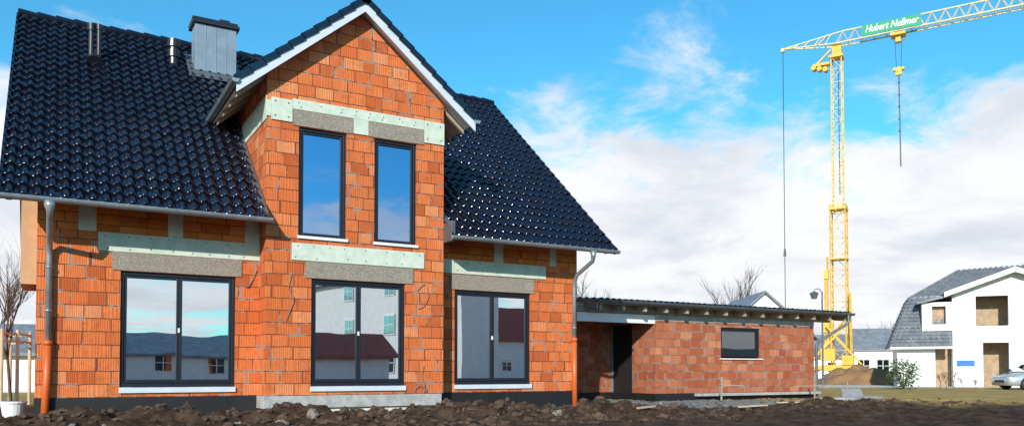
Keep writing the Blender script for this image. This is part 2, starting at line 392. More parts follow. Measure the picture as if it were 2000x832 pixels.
def gutter(b,p,q,r=.075):
    p=Vector(p);q=Vector(q);d=(q-p).normalized(); side=d.cross(Vector((0,0,1))).normalized()
    n=10
    for rr,fl in ((r,0),(r-.006,1)):
        for k in range(n):
            t0=math.pi*k/n;t1=math.pi*(k+1)/n
            a=side*math.cos(t0)*rr-Vector((0,0,math.sin(t0)*rr)); c=side*math.cos(t1)*rr-Vector((0,0,math.sin(t1)*rr))
            f=[p+a,p+c,q+c,q+a]; b.poly(f if fl else f[::-1])
    for e in (p,q):
        b.poly([e+side*math.cos(math.pi*k/n)*r-Vector((0,0,math.sin(math.pi*k/n)*r)) for k in range(n+1)])
    for s_ in (side*r,-side*r): b.tube([p+s_,q+s_],.009,6)
b=MB()
gutter(b,(XA-.05,De-.05,Ze+.0),(BL+.03,De-.05,Ze-.0)); gutter(b,(BR+.0,De-.05,Ze),(XB+.05,De-.05,Ze))
gutter(b,(BC-gw-.05,Dg-.08,Zg+.0),(BC-gw-.05,19.45,Zg+.0)); gutter(b,(BC+gw+.05,Dg-.08,Zg),(BC+gw+.05,19.45,Zg))
b.make('gutters',M_zinc,house)
b=MB()
b.tube([(-.05,De-.05,Ze-.06),(-.05,De-.05,Ze-.14),(-.05,De-.05,Ze-.22),(-.05,De-.0,Ze-.32),(-.05,D0-.22,Ze-.62),(-.05,D0-.12,Ze-.75),(-.05,D0-.09,Ze-.9),(-.05,D0-.09,1.0)],[.095,.085,.055,.05,.05,.05,.05,.05],14)
b.tube([(11.62,De-.05,Ze-.06),(11.62,De-.05,Ze-.18),(11.63,De+.0,Ze-.3),(11.65,D0-.22,2.95),(11.655,D0-.11,2.78),(11.66,D0-.09,2.6),(11.66,D0-.09,1.3)],[.085,.06,.05,.05,.05,.05,.05],14)
for z in (2.4,1.6): b.tube([(11.66,D0-.09,z),(11.66,D0-.09,z+.03)],.062,14); b.tube([(-.05,D0-.09,z),(-.05,D0-.09,z+.03)],.062,14)
b.make('downpipes',M_zinc,house,smooth=True)
b=MB()
b.tube([(-.05,D0-.09,1.06),(-.05,D0-.09,.98)],.078,14); b.tube([(-.05,D0-.09,1.02),(-.06,D0-.10,.3),(-.10,D0-.14,-.6)],.066,14)
b.tube([(11.66,D0-.09,1.36),(11.66,D0-.09,1.26)],.078,14); b.tube([(11.66,D0-.09,1.3),(11.66,D0-.1,-.6)],.066,14)
b.make('drain_risers',M_orange,house,smooth=True)
MB().box(BR+.0,BR+.10,De-.02,D0,Ze-.10,Ze+.35).make('corner_flashing',M_zincd,house,bevel=.01)
b=MB()
for xx in (BL-.16,BR+.02): slabYZ(b,xx,xx+.14,De+.1,roofZ(De+.1)+.078,19.4,roofZ(19.4)+.078,.02)
b.make('side_flashing',M_zincd,house)
b=MB(); cx0,cx1,cy0,cy1=3.07,4.08,21.5,22.1
b.box(cx0,cx1,cy0,cy1,7.6,9.36)
for x in [cx0+i*(cx1-cx0)/4 for i in range(1,4)]: b.box(x-.006,x+.006,cy0-.012,cy0,7.7,9.35)
b.box(cx0-.012,cx0,21.79,21.80,7.7,9.35)
b.make('chimney_cladding',M_clad,house,bevel=.003)
b=MB(); b.box(cx0-.07,cx1+.07,cy0-.07,cy1+.07,9.37,9.44).box(cx0-.03,cx1+.03,cy0-.03,cy1+.03,9.445,9.52)
for i in range(9):
    x=cx0-.05+i*.13; b.tube([(x,cy0-.07,9.47),(x,cy1+.07,9.47)],.035,8)
b.box(3.7,3.95,21.7,21.95,9.52,9.66)
b.make('chimney_cap',M_dark,house)
b=MB(); slabYZ(b,cx0-.16,cx1+.16,cy0-.3,roofZ(cy0-.3)+.10,cy1+.1,roofZ(cy1+.1)+.10,.03); b.make('chimney_flashing',M_zincd,house)
b=MB()
b.tube([(.72,21.12,7.5),(.72,21.12,8.5),(.72,21.12,8.5),(.72,21.12,8.66)],[.06,.06,.085,.085],12)
b.tube([(.88,21.12,7.5),(.88,21.12,8.55),(.88,21.12,8.55),(.88,21.12,8.68)],[.05,.05,.07,.07],12)
b.tube([(2.6,21.75,8.0),(2.6,21.75,8.45),(2.6,21.75,8.45),(2.6,21.75,8.62),(2.6,21.75,8.62),(2.6,21.75,8.7),(2.6,21.75,8.7),(2.6,21.75,8.9)],[.11,.11,.15,.15,.12,.12,.16,.15],14)
b.tube([(.8,21.05,7.72),(.8,21.25,7.95)],[.2,.12],12)
b.make('roof_vents',M_dark,house)
MB().box(-.52,XL-.003,17.7,19.2,2.15,4.2).make('side_panel',M_tan,house)
b=MB()
def cable(pts,r=.008):
    P=[Vector(p) for p in pts]; out=[]
    for i in range(len(P)-1):
        a=P[max(i-1,0)];c=P[i];d=P[i+1];e=P[min(i+2,len(P)-1)]
        for k in range(6):
            t=k/6; out.append(.5*((2*c)+(d-a)*t+(2*a-5*c+4*d-e)*t*t+(3*c-a-3*d+e)*t**3))
    out.append(P[-1]); b.tube(out,r,5)
y=D1-.02
cable([(4.29,y,2.5),(4.24,y,2.2),(4.33,y-.02,2.0),(4.27,y,1.75),(4.20,y,1.55),(4.28,y,1.45)])
cable([(7.1,y,2.3),(7.28,y,2.45),(7.36,y-.02,2.2),(7.25,y,1.95),(7.12,y,1.9)])
cable([(7.27,y,.62),(7.22,y,.4),(7.28,y-.02,.15),(7.22,y-.03,0),(7.1,y-.03,-.05),(7.03,y-.03,.08),(7.15,y-.03,.18),(7.3,y-.03,.05),(7.2,y-.03,-.1),(7.05,y-.03,-.02)])
cable([(3.38,D0-.02,2.35),(3.5,D0-.05,2.25),(3.62,D0-.02,2.4),(3.7,D0-.02,2.6)],.012)
cable([(8.0,D0-.02,2.55),(8.05,D0-.04,2.3),(8.15,D0-.02,2.2)],.012)
b.make('hanging_cables',M_cable,house)
# ------------------------------------------------------------ garage
gar=empty('brick_garage')
GX0,GX1,GY0,GY1=16.05,23.2,19.1,24.8; GB=-.18; BY=21.4
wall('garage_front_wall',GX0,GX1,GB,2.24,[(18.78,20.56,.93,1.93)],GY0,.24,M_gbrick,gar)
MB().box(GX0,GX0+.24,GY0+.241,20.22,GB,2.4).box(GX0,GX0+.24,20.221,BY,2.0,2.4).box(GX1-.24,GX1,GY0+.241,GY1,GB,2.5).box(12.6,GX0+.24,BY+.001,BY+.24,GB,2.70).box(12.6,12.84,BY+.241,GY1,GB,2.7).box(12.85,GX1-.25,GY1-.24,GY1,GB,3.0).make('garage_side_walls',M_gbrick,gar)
MB().box(12.9,GX1+.9,GY0+.03,GY0+.16,2.243,2.50).make('garage_wall_plate',M_raft,gar)
MB().box(GX0+.1,GX0+.14,20.25,BY-.02,GB,1.98).make('garage_door_leaf',M_black,gar)
MB().box(GX0+.02,GX0+.12,BY-.05,BY-.003,GB,1.98).box(GX0+.02,GX0+.12,20.222,20.26,GB,1.98).make('garage_door_jamb',M_zinc,gar)
window('garage_window',(18.78,20.56,.93,1.93),GY0,1,gar,sill=False,gm=M_glass2)
MB().box(18.72,20.64,GY0-.06,GY0+.05,.89,.925).make('garage_sill',M_white,gar)
MB().box(12.9,GX0-.003,GY0+.0,GY0+.14,1.96,2.22).make('carport_beam',M_white,gar)
MB().box(GX0,GX1,GY0-.012,GY0-.002,2.06,2.235).make('garage_ring_beam',M_conc,gar)
MB().box(GX0-.02,GX1+.02,GY0-.02,GY1,-.7,GB-.002).box(12.6,GX0-.021,BY-.02,GY1,-.7,GB-.002).make('garage_plinth',M_bitu,gar)
MB().box(17.6,GX1+.1,GY0-.22,GY0-.025,GB-.10,GB-.01).make('garage_concrete_lip',M_conc,gar,bevel=.01)
ga=math.atan(.65/6.5); GRY0,GRZ=18.5,2.52
tiles('garage_roof_tiles',(13.45,GRY0,GRZ),(1,0,0),(0,math.cos(ga),math.sin(ga)),10.95,6.7,50,19,gar,seed=5,spt=7,amp=.045)
b=MB(); b.obox((13.45,GRY0+.02,GRZ-.09),(10.95,0,0),(0,6.6,.66),(0,0,.05)); b.make('garage_roof_deck',M_raft,gar)
b=MB(); b.obox((13.42,GRY0-.0,GRZ-.24),(.03,0,0),(0,6.65,.66),(0,0,.27)).obox((24.40,GRY0-.0,GRZ-.24),(.03,0,0),(0,6.65,.66),(0,0,.27)); b.make('garage_verge_boards',M_zinc,gar)
b=MB()
for i in range(14):
    x=13.6+i*.82; b.obox((x,GRY0+.12,GRZ-.25),(.10,0,0),(0,.47,.047),(0,0,.165))
b.make('garage_rafters',M_raft,gar)
b=MB(); gutter(b,(13.4,GRY0-.05,GRZ+.01),(24.5,GRY0-.05,GRZ+.01),.075)
b.tube([(24.2,GRY0-.06,GRZ-.04),(24.2,GRY0-.06,2.25),(24.1,GRY0+.0,2.12),(23.35,19.0,1.55),(23.26,19.04,1.4),(23.26,19.04,-.5)],.05,12)
b.make('garage_gutter',M_zincd,gar)
# ------------------------------------------------------------ frame helper for far things (rotation about z only, world metres)
TH=R(29.906); cT,sT=math.cos(TH),math.sin(TH)
def W2(xc,d): return (xc*cT+d*sT,-xc*sT+d*cT)
G0=-.42
# ------------------------------------------------------------ ground
def axis(lo,hi,step,far,gr=1.18):
    a=list(np.arange(lo,hi+step/2,step)); s=step; x=a[-1]
    while x<far: s*=gr; x+=s; a.append(x)
    s=step; x=a[0]; pre=[]
    while x>-far: s*=gr; x-=s; pre.append(x)
    return pre[::-1]+a
xs=axis(-6,32,.085,900); ys=axis(10.8,19.5,.065,900)
def sm(a,b_,x):
    t=max(0,min(1,(x-a)/(b_-a))); return t*t*(3-2*t)
def gh(x,y):
    n=noise.fractal(Vector((x*.9,y*.9,0)),.9,2.1,5); n2=noise.fractal(Vector((x*3.7,y*3.7,5)),.75,2.1,5)
    dd=math.hypot(x,y); near=1-sm(24,36,dd)
    z=G0
    if near>0:
        amp=sm(10,13,y)*(1-sm(16.2,17.3,y)) if x<12.5 else .5
        ridge=math.exp(-((y-14.9+.12*(x-4))/1.1)**2)*(1-sm(10.5,14,x))
        z+=near*((.10*n+.095*n2)*(.35+.65*amp)+ridge*.15*(1+1.0*n))
        bx,by=W2(8.6,20.5); z+=near*.18*math.exp(-(((x-bx)/2.2)**2+((y-by)/1.0)**2))*(1+.8*n)
    else: z+=.02*n*(1-sm(60,120,dd))
    if 11.9<x<17 and 17<y<24: z=min(z,G0+.03+.02*n2)
    if x<XL-.0 and y>17: z=z*.3+G0*.7
    return z
b=MB(); nx,ny=len(xs),len(ys)
for y in ys:
    for x in xs: b.v.append((x,y,gh(x,y)))
for j in range(ny-1):
    for i in range(nx-1): b.f.append((j*nx+i,j*nx+i+1,(j+1)*nx+i+1,(j+1)*nx+i))
m,nt,bs=nm('ground_mat'); tc=N(nt,'ShaderNodeTexCoord').outputs['Object']
sp=N(nt,'ShaderNodeSeparateXYZ'); L(nt,tc,sp.inputs[0]); X,Y=sp.outputs[0],sp.outputs[1]
d=math_(nt,'ADD',math_(nt,'MULTIPLY',X,sT),math_(nt,'MULTIPLY',Y,cT))
dn=math_(nt,'ADD',d,math_(nt,'MULTIPLY',math_(nt,'SUBTRACT',noise_(nt,.35,5,.6,tc),.5),7))
soil=mix(nt,ramp(nt,noise_(nt,3,8,.7,tc),.35,.65),(.036,.021,.014),(.115,.068,.042))
grass=mix(nt,ramp(nt,noise_(nt,1.2,8,.7,tc),.35,.65),(.52,.35,.12),(.30,.21,.07))
grass=mix(nt,math_(nt,'MULTIPLY',ramp(nt,noise_(nt,.5,5,.6,tc),.45,.7),.6),grass,(.38,.21,.09))
grav=mix(nt,noise_(nt,6,8,.7,tc),(.50,.45,.38),(.66,.61,.54))
gv2=mix(nt,noise_(nt,14,8,.8,tc),(.14,.135,.135),(.34,.33,.32))
col=mix(nt,ramp(nt,dn,20,23.5),soil,grass)
col=mix(nt,math_(nt,'MULTIPLY',ramp(nt,dn,45,48),ramp(nt,dn,76,70)),col,grav)
gx=math_(nt,'MULTIPLY',math_(nt,'MULTIPLY',ramp(nt,X,10.6,12.0),ramp(nt,X,21,17.5)),math_(nt,'MULTIPLY',ramp(nt,Y,14.0,15.2),ramp(nt,Y,22,20)))
col=mix(nt,math_(nt,'MULTIPLY',gx,ramp(nt,noise_(nt,1.4,5,.6,tc),.25,.42)),col,gv2)
L(nt,col,bs.inputs['Base Color']); bs.inputs['Roughness'].default_value=.95; bs.inputs['Specular IOR Level'].default_value=.15
bump(nt,noise_(nt,11,10,.75,tc),1,.06,bs)
M_ground=m
b.make('ground',M_ground,None,smooth=True)
M_clod=simple('soil_clod',(.045,.026,.017),.95,0,.5,2.5,.8,c2=(.13,.080,.052),bd=.03)
M_stone=simple('stone',(.34,.28,.23),.9,0,.4,9,.5,bd=.02)
def rock(b,c,r,seed):
    import bmesh
    bm=bmesh.new(); bmesh.ops.create_icosphere(bm,subdivisions=2,radius=1)
    n0=len(b.v); sx,sy,sz=[random.uniform(.6,1.4) for _ in range(3)]
    for v in bm.verts:
        k=1+.6*noise.noise(v.co*1.5+Vector((seed,0,0)))+.4*noise.noise(v.co*4+Vector((seed,0,0)))
        b.v.append((c[0]+v.co.x*r*k*sx,c[1]+v.co.y*r*k*sy,c[2]+v.co.z*r*k*sz*.7))
    for f in bm.faces: b.f.append(tuple(n0+v.index for v in f.verts))
    bm.free()
b=MB(); b2=MB()
for i in range(2800):
    x=random.uniform(-3,12.2) if i<1900 else random.uniform(11,24); y=random.uniform(11.5,16.3) if i<1900 else random.uniform(12.5,19)
    if 11.9<x<23.5 and y>18.7: continue
    r=random.choice([.018,.022,.03,.035,.045,.075])*random.uniform(.7,1.3)
    if random.random()<.02: r*=2
    if x>11.5 and y>14: r*=.5
    rock(b2 if random.random()<.03 else b,(x,y,gh(x,y)+r*.15),r,i*1.7)
b.make('soil_clods',M_clod); b2.make('rubble_stones',M_stone)
# ------------------------------------------------------------ bare trees
def bare(name,loc,H,seed,spread=.5,mat=None,r0=None,depth=5,trunk=.35):
    rnd=random.Random(seed); b=MB(); r0=r0 or H*.016
    def grow(p,d,l,r,k):
        q=p; pts=[p]; rad=[r]
        for i in range(3):
            d=(d+Vector((rnd.uniform(-.12,.12),rnd.uniform(-.12,.12),.06))).normalized(); q=q+d*l/3; pts.append(q); rad.append(r*(1-.13*(i+1)))
        b.tube(pts,rad,5 if k<2 else 3,cap=False)
        if k>=depth: return
        n=rnd.choice([2,3,3]) if k else 5
        for i in range(n):
            a=rnd.uniform(0,6.28); t=rnd.uniform(.35,1) if k else rnd.uniform(.6,1)
            s=spread*rnd.uniform(.6,1.3)
            nd=(d+Vector((math.cos(a)*s,math.sin(a)*s,rnd.uniform(-.05,.25)))).normalized()
            pp=pts[min(3,max(1,int(round(t*3))))]
            grow(pp,nd,l*rnd.uniform(.6,.85),r*.58,k+1)
    grow(Vector((0,0,0)),Vector((0,0,1)),H*trunk,r0,0)
    o=b.make(name,mat or M_bark); o.location=loc; return o
def at(u,d): return W2((u-1000)/1566.3*d,d)
x,y=at(22,22); bare('bare_tree',(x,y,G0),5.6,3,.5,r0=.05,trunk=.33)
for i,(u,d_,h) in enumerate(((1438,75,11.5),(1155,90,12.5),(1712,95,7),(1728,90,6.5),(1560,120,9),(-20,60,9))):
    x,y=at(u,d_); bare('bare_tree',(x,y,G0),h,20+i,.42)
g=empty('tree_stakes'); b=MB(); px=[at(3,21),at(34,21.5),at(58,22.5),at(20,23.2)]
for x,y in px: b.tube([(x,y,G0-.1),(x,y,1.62)],.045,8)
for i in range(3):
    for z in (1.5,1.3): b.beam((*px[i],z),(*px[i+1],z),.05)
b.beam((*px[3],1.5),(*px[0],1.5),.05); b.make('stakes',M_wood,g)
x,y=-.62,18.4
b=MB()
b.tube([(x,y,G0),(x,y,G0+.30),(x,y,G0+.30),(x,y,G0+.34),(x,y,G0+.34),(x,y,G0+.28)],[.17,.22,.24,.24,.21,.20],20); b.make('plant_tub',M_white,None,smooth=False)
# ------------------------------------------------------------ generic houses
def house_gable(name,loc,rz,w,dp,eh,rh,wallm,roofm,wins=True,ov=.4,axisx=True,nw=None):
    e=empty(name,(loc[0],loc[1],G0),rz); b=MB(); b.box(0,w,0,dp,0,eh)
    if axisx:
        for x0 in (.002,w-.002): b.poly([(x0,0.002,eh),(x0,dp,eh),(x0,dp/2,eh+rh)])
    else:
        for y0 in (0.002,dp-.002): b.poly([(0,y0,eh),(w,y0,eh),(w/2,y0,eh+rh)])
    b.make('walls',wallm,e); b=MB()
    if axisx:
        k=rh/(dp/2)
        for s,y in ((1,-ov),(-1,dp+ov)): b.obox((-ov,y,eh-ov*k+.02),(w+2*ov,0,0),(0,s*(dp/2+ov),rh+ov*k),(0,0,.14))
    else:
        k=rh/(w/2)
        for s,x in ((1,-ov),(-1,w+ov)): b.obox((x,-ov,eh-ov*k+.02),(0,dp+2*ov,0),(s*(w/2+ov),0,rh+ov*k),(0,0,.14))
    b.make('roof',roofm,e)
    if wins:
        f=MB(); g=MB(); fl=max(1,int(eh//2.5)); n=nw or max(2,int(w//2.6))
        for j in range(fl):
            for i in range(n):
                x=(i+.5)*w/n-.55; z=.9+j*2.7
                if z+1.3>eh: continue
                f.box(x-.08,x+1.18,-.05,-.003,z-.08,z+1.33); g.box(x,x+1.1,-.06,-.051,z,z+1.25)
                f.box(x+.52,x+.58,-.075,-.061,z,z+1.25).box(x,x+1.1,-.072,-.0615,z+.6,z+.65)
        f.make('window_frames',M_white,e); g.make('window_glass',M_glass2,e)
    return e
x,y=at(-90,36); house_gable('distant_house',(x,y),-.52,8,7,1.75,1.35,M_render,M_gtile)
x,y=at(1400,62); house_gable('distant_house.001',(x,y),-TH,7.4,9,3.7,3.3,M_render,M_gtile,axisx=False)
x,y=at(1668,84); house_gable('distant_house.002',(x,y),-TH-.3,3.7,6,3.2,2.2,M_render,M_gtile,ov=.2)
x,y=at(1560,110); house_gable('distant_house.003',(x,y),-TH,9,8,3,3,M_render,M_gtile)
x,y=at(1750,140); house_gable('distant_house.004',(x,y),-TH,12,8,3,2.5,M_render,M_red)
# houses on the other side of the street (seen mirrored in the windows)
house_gable('white_villa',(22.6,-11.2),R(256),22,3.2,8,1.6,M_render,M_gtile,nw=4)
house_gable('garden_pavilion',(16.2,-8),math.pi,5.2,4,1.85,1.1,M_render,M_red)
house_gable('red_roof_house',(56,-42),math.pi,14,9,4.4,3.6,M_render,M_red)
house_gable('conservatory_house',(12.0,-28),R(186),9.5,6,2.2,1.4,M_render,M_gtile)
house_gable('white_house_opposite',(-3,-24),math.pi,10,9,5,3.5,M_render,M_gtile)
# ------------------------------------------------------------ white house on the right
x,y=at(1742,50); wh=empty('white_house',(x,y,G0),-TH-.40)
b=MB(); b.box(.3,2.4,0,5,0,2.6).box(2.4,3.35,1.2,5,0,2.6).box(9.5,12,1,8,0,5.5)
b.make('walls_left',M_render,wh)
wall('wing_front',3.35,9.8,0,5.75,[(4.6,6.3,3.65,5.45),(4.95,6.3,.0,2.65),(7.6,8.9,.9,2.6),(7.6,8.9,3.8,5.3)],0,.3,M_render,wh)
b=MB(); b.box(3.35,3.65,.301,7,0,5.75).box(9.5,9.8,.301,7,0,5.75).poly([(3.35,0,5.752),(9.8,0,5.752),(6.58,0,6.95)]); b.make('wing_sides',M_render,wh)
MB().box(3.7,9.4,1.6,1.7,0,5.7).box(3.7,9.4,.301,1.6,2.75,3.0).make('wing_back_room',M_raw,wh)
MB().box(2.42,3.3,1.0,1.18,0,2.5).make('porch_wall',M_raw,wh)
b=MB()
for s,xx in ((1,2.9),(-1,10.25)): b.obox((xx,-.6,5.58),(0,8,0),(s*3.68,0,1.37),(0,0,.14))
b.make('wing_roof',M_gtile,wh)
b=MB()
for s,xx in ((1,2.88),(-1,10.27)): b.obox((xx,-.64,5.40),(0,.04,0),(s*3.7,0,1.37),(0,0,.3))
b.make('wing_barge',M_white,wh)
def tilepoly(name,A,B,C,D,mat,parent):
    A,B,C,D=map(Vector,(A,B,C,D)); n=14; b=MB(); nr=(B-A).cross(D-A).normalized()
    if nr.z<0: nr=-nr
    for i in range(n):
        p0=A.lerp(D,i/n)+nr*.07; p1=B.lerp(C,i/n)+nr*.07; q0=A.lerp(D,(i+1)/n); q1=B.lerp(C,(i+1)/n)
        b.poly([p0,p1,q1,q0]); b.poly([A.lerp(D,i/n),B.lerp(C,i/n),p1,p0])
        m_=max(2,int((p1-p0).length/.3))
        for k in range(m_):
            t=(k+.5)/m_; a_=p0.lerp(p1,t); c_=q0.lerp(q1,t); b.beam(a_+nr*.01,c_+nr*.03,.08)
    return b.make(name,mat,parent)
tilepoly('roof_lower_front',(-.1,-.5,2.45),(3.3,-.5,2.45),(3.3,1.2,5.6),(1.1,1.2,5.6),M_gtile,wh)
tilepoly('roof_upper_front',(1.1,1.2,5.6),(12,1.2,5.9),(12,5,7.9),(4.2,5,7.6),M_gtile,wh)
tilepoly('roof_left_hip',(-.1,5.5,2.45),(-.1,-.5,2.45),(1.1,1.2,5.6),(1.1,5,5.6),M_gtile,wh)
b=MB(); b.poly([(1.1,1.2,5.6),(4.2,5,7.6),(1.1,5,5.6)]); b.make('roof_end',M_gtile,wh)
MB().box(-.1,3.3,-.52,-.3,2.3,2.44).make('eave_board',M_white,wh)
wall('dormer_wall',1.7,3.34,3.4,5.15,[(2.25,3.0,3.8,4.9)],-.1,.2,M_render,wh)
MB().box(1.75,3.3,.3,.4,3.4,5.1).make('dormer_back',M_raw,wh)
b=MB().obox((1.4,-.4,5.05),(2.0,0,.45),(0,2.2,0),(0,0,.12)); b.make('dormer_roof',M_gtile,wh)
MB().box(1.7,1.85,.1,1.2,3.4,5.1).make('dormer_cheek',M_render,wh)
MB().box(3.55,4.5,-.03,-.003,1.25,1.6).make('blue_sign',M_blue,wh)
# ------------------------------------------------------------ crane
cr=empty('tower_crane'); d_=61.; cx,cy=at(1641,d_)
jd=Vector((.489,-.872,0)); jn=Vector((-.872,-.489,0))
def truss4(b,c0,c1,w0,w1,step,t=.07,tb=.045,a1=None,a2=None):
    c0=Vector(c0);c1=Vector(c1);a1=Vector(a1 or (1,0,0));a2=Vector(a2 or (0,1,0)); n=max(1,int(round((c1-c0).length/step)))
    cor=[(-1,-1),(1,-1),(1,1),(-1,1)]
    def pt(i,k):
        f=i/n; w=(w0+(w1-w0)*f)/2; return c0.lerp(c1,f)+a1*cor[k][0]*w+a2*cor[k][1]*w
    for k in range(4): b.beam(pt(0,k),pt(n,k),t)
    for i in range(n+1):
        for k in range(4): b.beam(pt(i,k),pt(i,(k+1)%4),tb)
    for i in range(n):
        for k in range(4):
            if i%2: b.beam(pt(i,k),pt(i+1,(k+1)%4),tb)
            else: b.beam(pt(i,(k+1)%4),pt(i+1,k),tb)
A1=tuple(jd);A2=tuple(jn)
b=MB(); truss4(b,(cx,cy,.9),(cx,cy,13.2),1.08,1.08,1.2,.075,.034,A1,A2); b.make('mast_lower',M_yel,cr)
b=MB(); truss4(b,(cx,cy,12.6),(cx,cy,24.6),.74,.74,1.0,.062,.028,A1,A2); b.make('mast_upper',M_cream,cr)
C=Vector((cx,cy,0))
b=MB()
def ob(s0,s1,n0,n1,z0,z1): b.obox(C+jd*s0+jn*n0+Vector((0,0,z0)),jd*(s1-s0),jn*(n1-n0),Vector((0,0,z1-z0)))
ob(-.5,.5,-.5,.5,24.5,24.7); ob(-.3,.35,-.25,.25,24.7,25.6); ob(-1.7,-.5,-.3,.3,24.1,24.28)
for k in range(3): b.tube([C+jd*(-1.65+.42*k)+jn*-.2+Vector((0,0,24.0-.12*k)),C+jd*(-1.65+.42*k)+jn*.35+Vector((0,0,24.0-.12*k))],.19,10)
b.beam(C+jd*-1.6+Vector((0,0,24.2)),C+jd*-.4+Vector((0,0,25.3)),.12)
ob(-.62,.62,-.62,.62,12.8,13.0); ob(-.62,.62,-.62,.62,9.0,9.08)
b.beam(C+jd*-.85+Vector((0,0,1.5)),C+jd*-.85+Vector((0,0,9.3)),.11);b.beam(C+jd*-1.05+Vector((0,0,2.5)),C+jd*-1.0+Vector((0,0,8.3)),.10); ob(-1.2,-.7,-.2,.2,3.5,4.4); ob(-1.1,-.75,-.15,.15,7.6,8.3); b.beam(C+jd*.8+Vector((0,0,2)),C+jd*.75+Vector((0,0,6.5)),.13)
ob(-1.3,1.2,-1.1,1.1,.55,1.0); ob(-3.8,-1.0,-.9,.9,.55,.8); ob(-1.2,-.2,.7,1.2,1.3,2.2); ob(.3,1.1,.75,1.2,1.0,1.7)
b.beam(C+jd*.9+Vector((0,0,5.2)),C-jd*1.9+Vector((0,0,1.4)),.16); b.beam(C-jd*.9+jn*.5+Vector((0,0,4.0)),C+jd*1.6+jn*.5+Vector((0,0,1.0)),.12)
b.beam(C+jd*.7+jn*.6+Vector((0,0,4.2)),C-jd*2.4+jn*.6+Vector((0,0,.8)),.12)
for a in (1,-1):
    for q in (1,-1):
        b.beam(C+jd*a*.8+jn*q*.7+Vector((0,0,.9)),C+jd*a*2.6+jn*q*2.4+Vector((0,0,.5)),.25)
        b.beam(C+jd*a*2.6+jn*q*2.4+Vector((0,0,.7)),C+jd*a*2.6+jn*q*2.4+Vector((0,0,G0)),.18)
b.make('machinery_frame',M_yel,cr)
b=MB(); 
for i in range(4): ob(-3.9,-2.7,-.85,.85,.86+i*.42,.86+i*.42+.40)
b.make('ballast_blocks',M_conc,cr)
b=MB(); JZ=25.55
def jp(s,n,z): return C+jd*s+jn*n+Vector((0,0,z))
LJ=26; n=30
zj=lambda s:JZ+.012*s
for i in range(n):
    s0=i*LJ/n; s1=(i+1)*LJ/n; sm_=(s0+s1)/2; h=1.0
    for q in (-.42,.42):
        b.beam(jp(s0,q,zj(s0)),jp(s1,q,zj(s1)),.075)
        b.beam(jp(s0,q,zj(s0)),jp(sm_,0,zj(s0)+h),.034); b.beam(jp(sm_,0,zj(s0)+h),jp(s1,q,zj(s1)),.034)
    b.beam(jp(s0,-.42,zj(s0)),jp(s0,.42,zj(s0)),.034); b.beam(jp(s0,-.42,zj(s0)),jp(s1,.42,zj(s1)),.03)
    if i<n-1: b.beam(jp(sm_,0,zj(s0)+h),jp(sm_+LJ/n,0,zj(s1)+h),.075)
tip=jp(-4.0,0,26.05)
for q in (-.42,.42): b.beam(jp(0,q,JZ),tip,.075); b.beam(jp(-1.3,q,JZ+.17),jp(-.65,0,26.5),.045)
b.beam(jp(.4,0,zj(0)+1),tip,.07)
for s in (-.8,-1.6,-2.4,-3.2):
    k=(-s)/4.0
    b.beam(jp(s,-.42*(1-k),JZ+.5*k),jp(s,.42*(1-k),JZ+.5*k),.045)
    b.beam(jp(s,.42*(1-k),JZ+.5*k),jp(s+.4,0,26.53-.48*(k-.1)),.045)
b.beam(jp(-4.0,-.15,25.95),jp(-4.0,.15,25.95),.25)
b.make('jib_lattice',M_cream,cr)
b=MB(); b.beam(tip,jp(-4.0,0,.9),.04)
ts=4.29
for q in (-.25,.25):
    b.tube([jp(ts+q,0,zj(ts)-.2),jp(ts+q*.6,0,22.9)],.02,5)
b.tube([jp(ts,0,22.4),jp(ts+.05,0,15.6)],.045,6)
for i in range(5): b.tube([jp(ts,0,21.8-i*.9),jp(ts,0,21.9-i*.9)],.08,6)
b.tube([jp(ts,0,zj(ts)-.1),jp(20,0,zj(20)-.12)],.018,5)
b.tube([jp(.1,0,24.2),jp(.12,0,14)],.03,5)
b.tube([jp(-4.0,0,9.6),jp(-4.0,0,10.2)],[.12,.06],6)
b.make('hoist_ropes',M_steel,cr)
b=MB(); 
def ob2(s0,s1,n0,n1,z0,z1): b.obox(jp(s0,n0,z0),jd*(s1-s0),jn*(n1-n0),Vector((0,0,z1-z0)))
ob2(ts-.5,ts+.5,-.45,.45,zj(ts)-.3,zj(ts)-.1); ob2(ts-.18,ts+.18,-.2,.2,zj(ts)-.75,zj(ts)-.3)
ob2(ts-.38,ts+.38,-.15,.15,22.75,22.95); ob2(ts-.2,ts+.2,-.12,.12,22.4,22.75)
b.tube([jp(ts,-.16,22.8),jp(ts,.16,22.8)],.2,10)
b.make('trolley_and_hook',M_yel,cr)
b=MB(); b.obox(jp(1.87,.50,zj(2)+.08),jd*3.96,jn*.03,Vector((0,0,.80))); b.make('jib_sign',M_green,cr)
cu=bpy.data.curves.new('sign_lettering','FONT'); cu.body='Hubert Nußmer'; cu.size=.72; cu.extrude=.008; cu.offset=.012; cu.shear=.35; cu.align_x='CENTER'; cu.align_y='CENTER'
to=bpy.data.objects.new('sign_lettering',cu); scene.collection.objects.link(to); cu.materials.append(M_white)
p=jp(3.85,.55,zj(3.8)+.48); M=Matrix((( jd.x,0,jn.x,p.x),(jd.y,0,jn.y,p.y),(0,1,0,p.z),(0,0,0,1)))
to.matrix_world=M; bpy.context.view_layer.update(); w_=to.dimensions.x
to.matrix_world=M@Matrix.Diagonal((3.6/w_,1,1,1)); to.parent=cr
b=MB(); mx,my=at(1690,57); n=26
for j in range(n+1):
    for i in range(n+1):
        a=(i/n-.5)*2; c=(j/n-.5)*2; h=max(0,1-(a*a+c*c))**.8
        lx,ly=a*3.6,c*2.2; wx,wy=W2(lx,ly)
        b.v.append((mx+wx,my+wy,G0-.05+h*1.25*(1+.45*noise.fractal(Vector((a*4,c*3,1)),.9,2,4))))
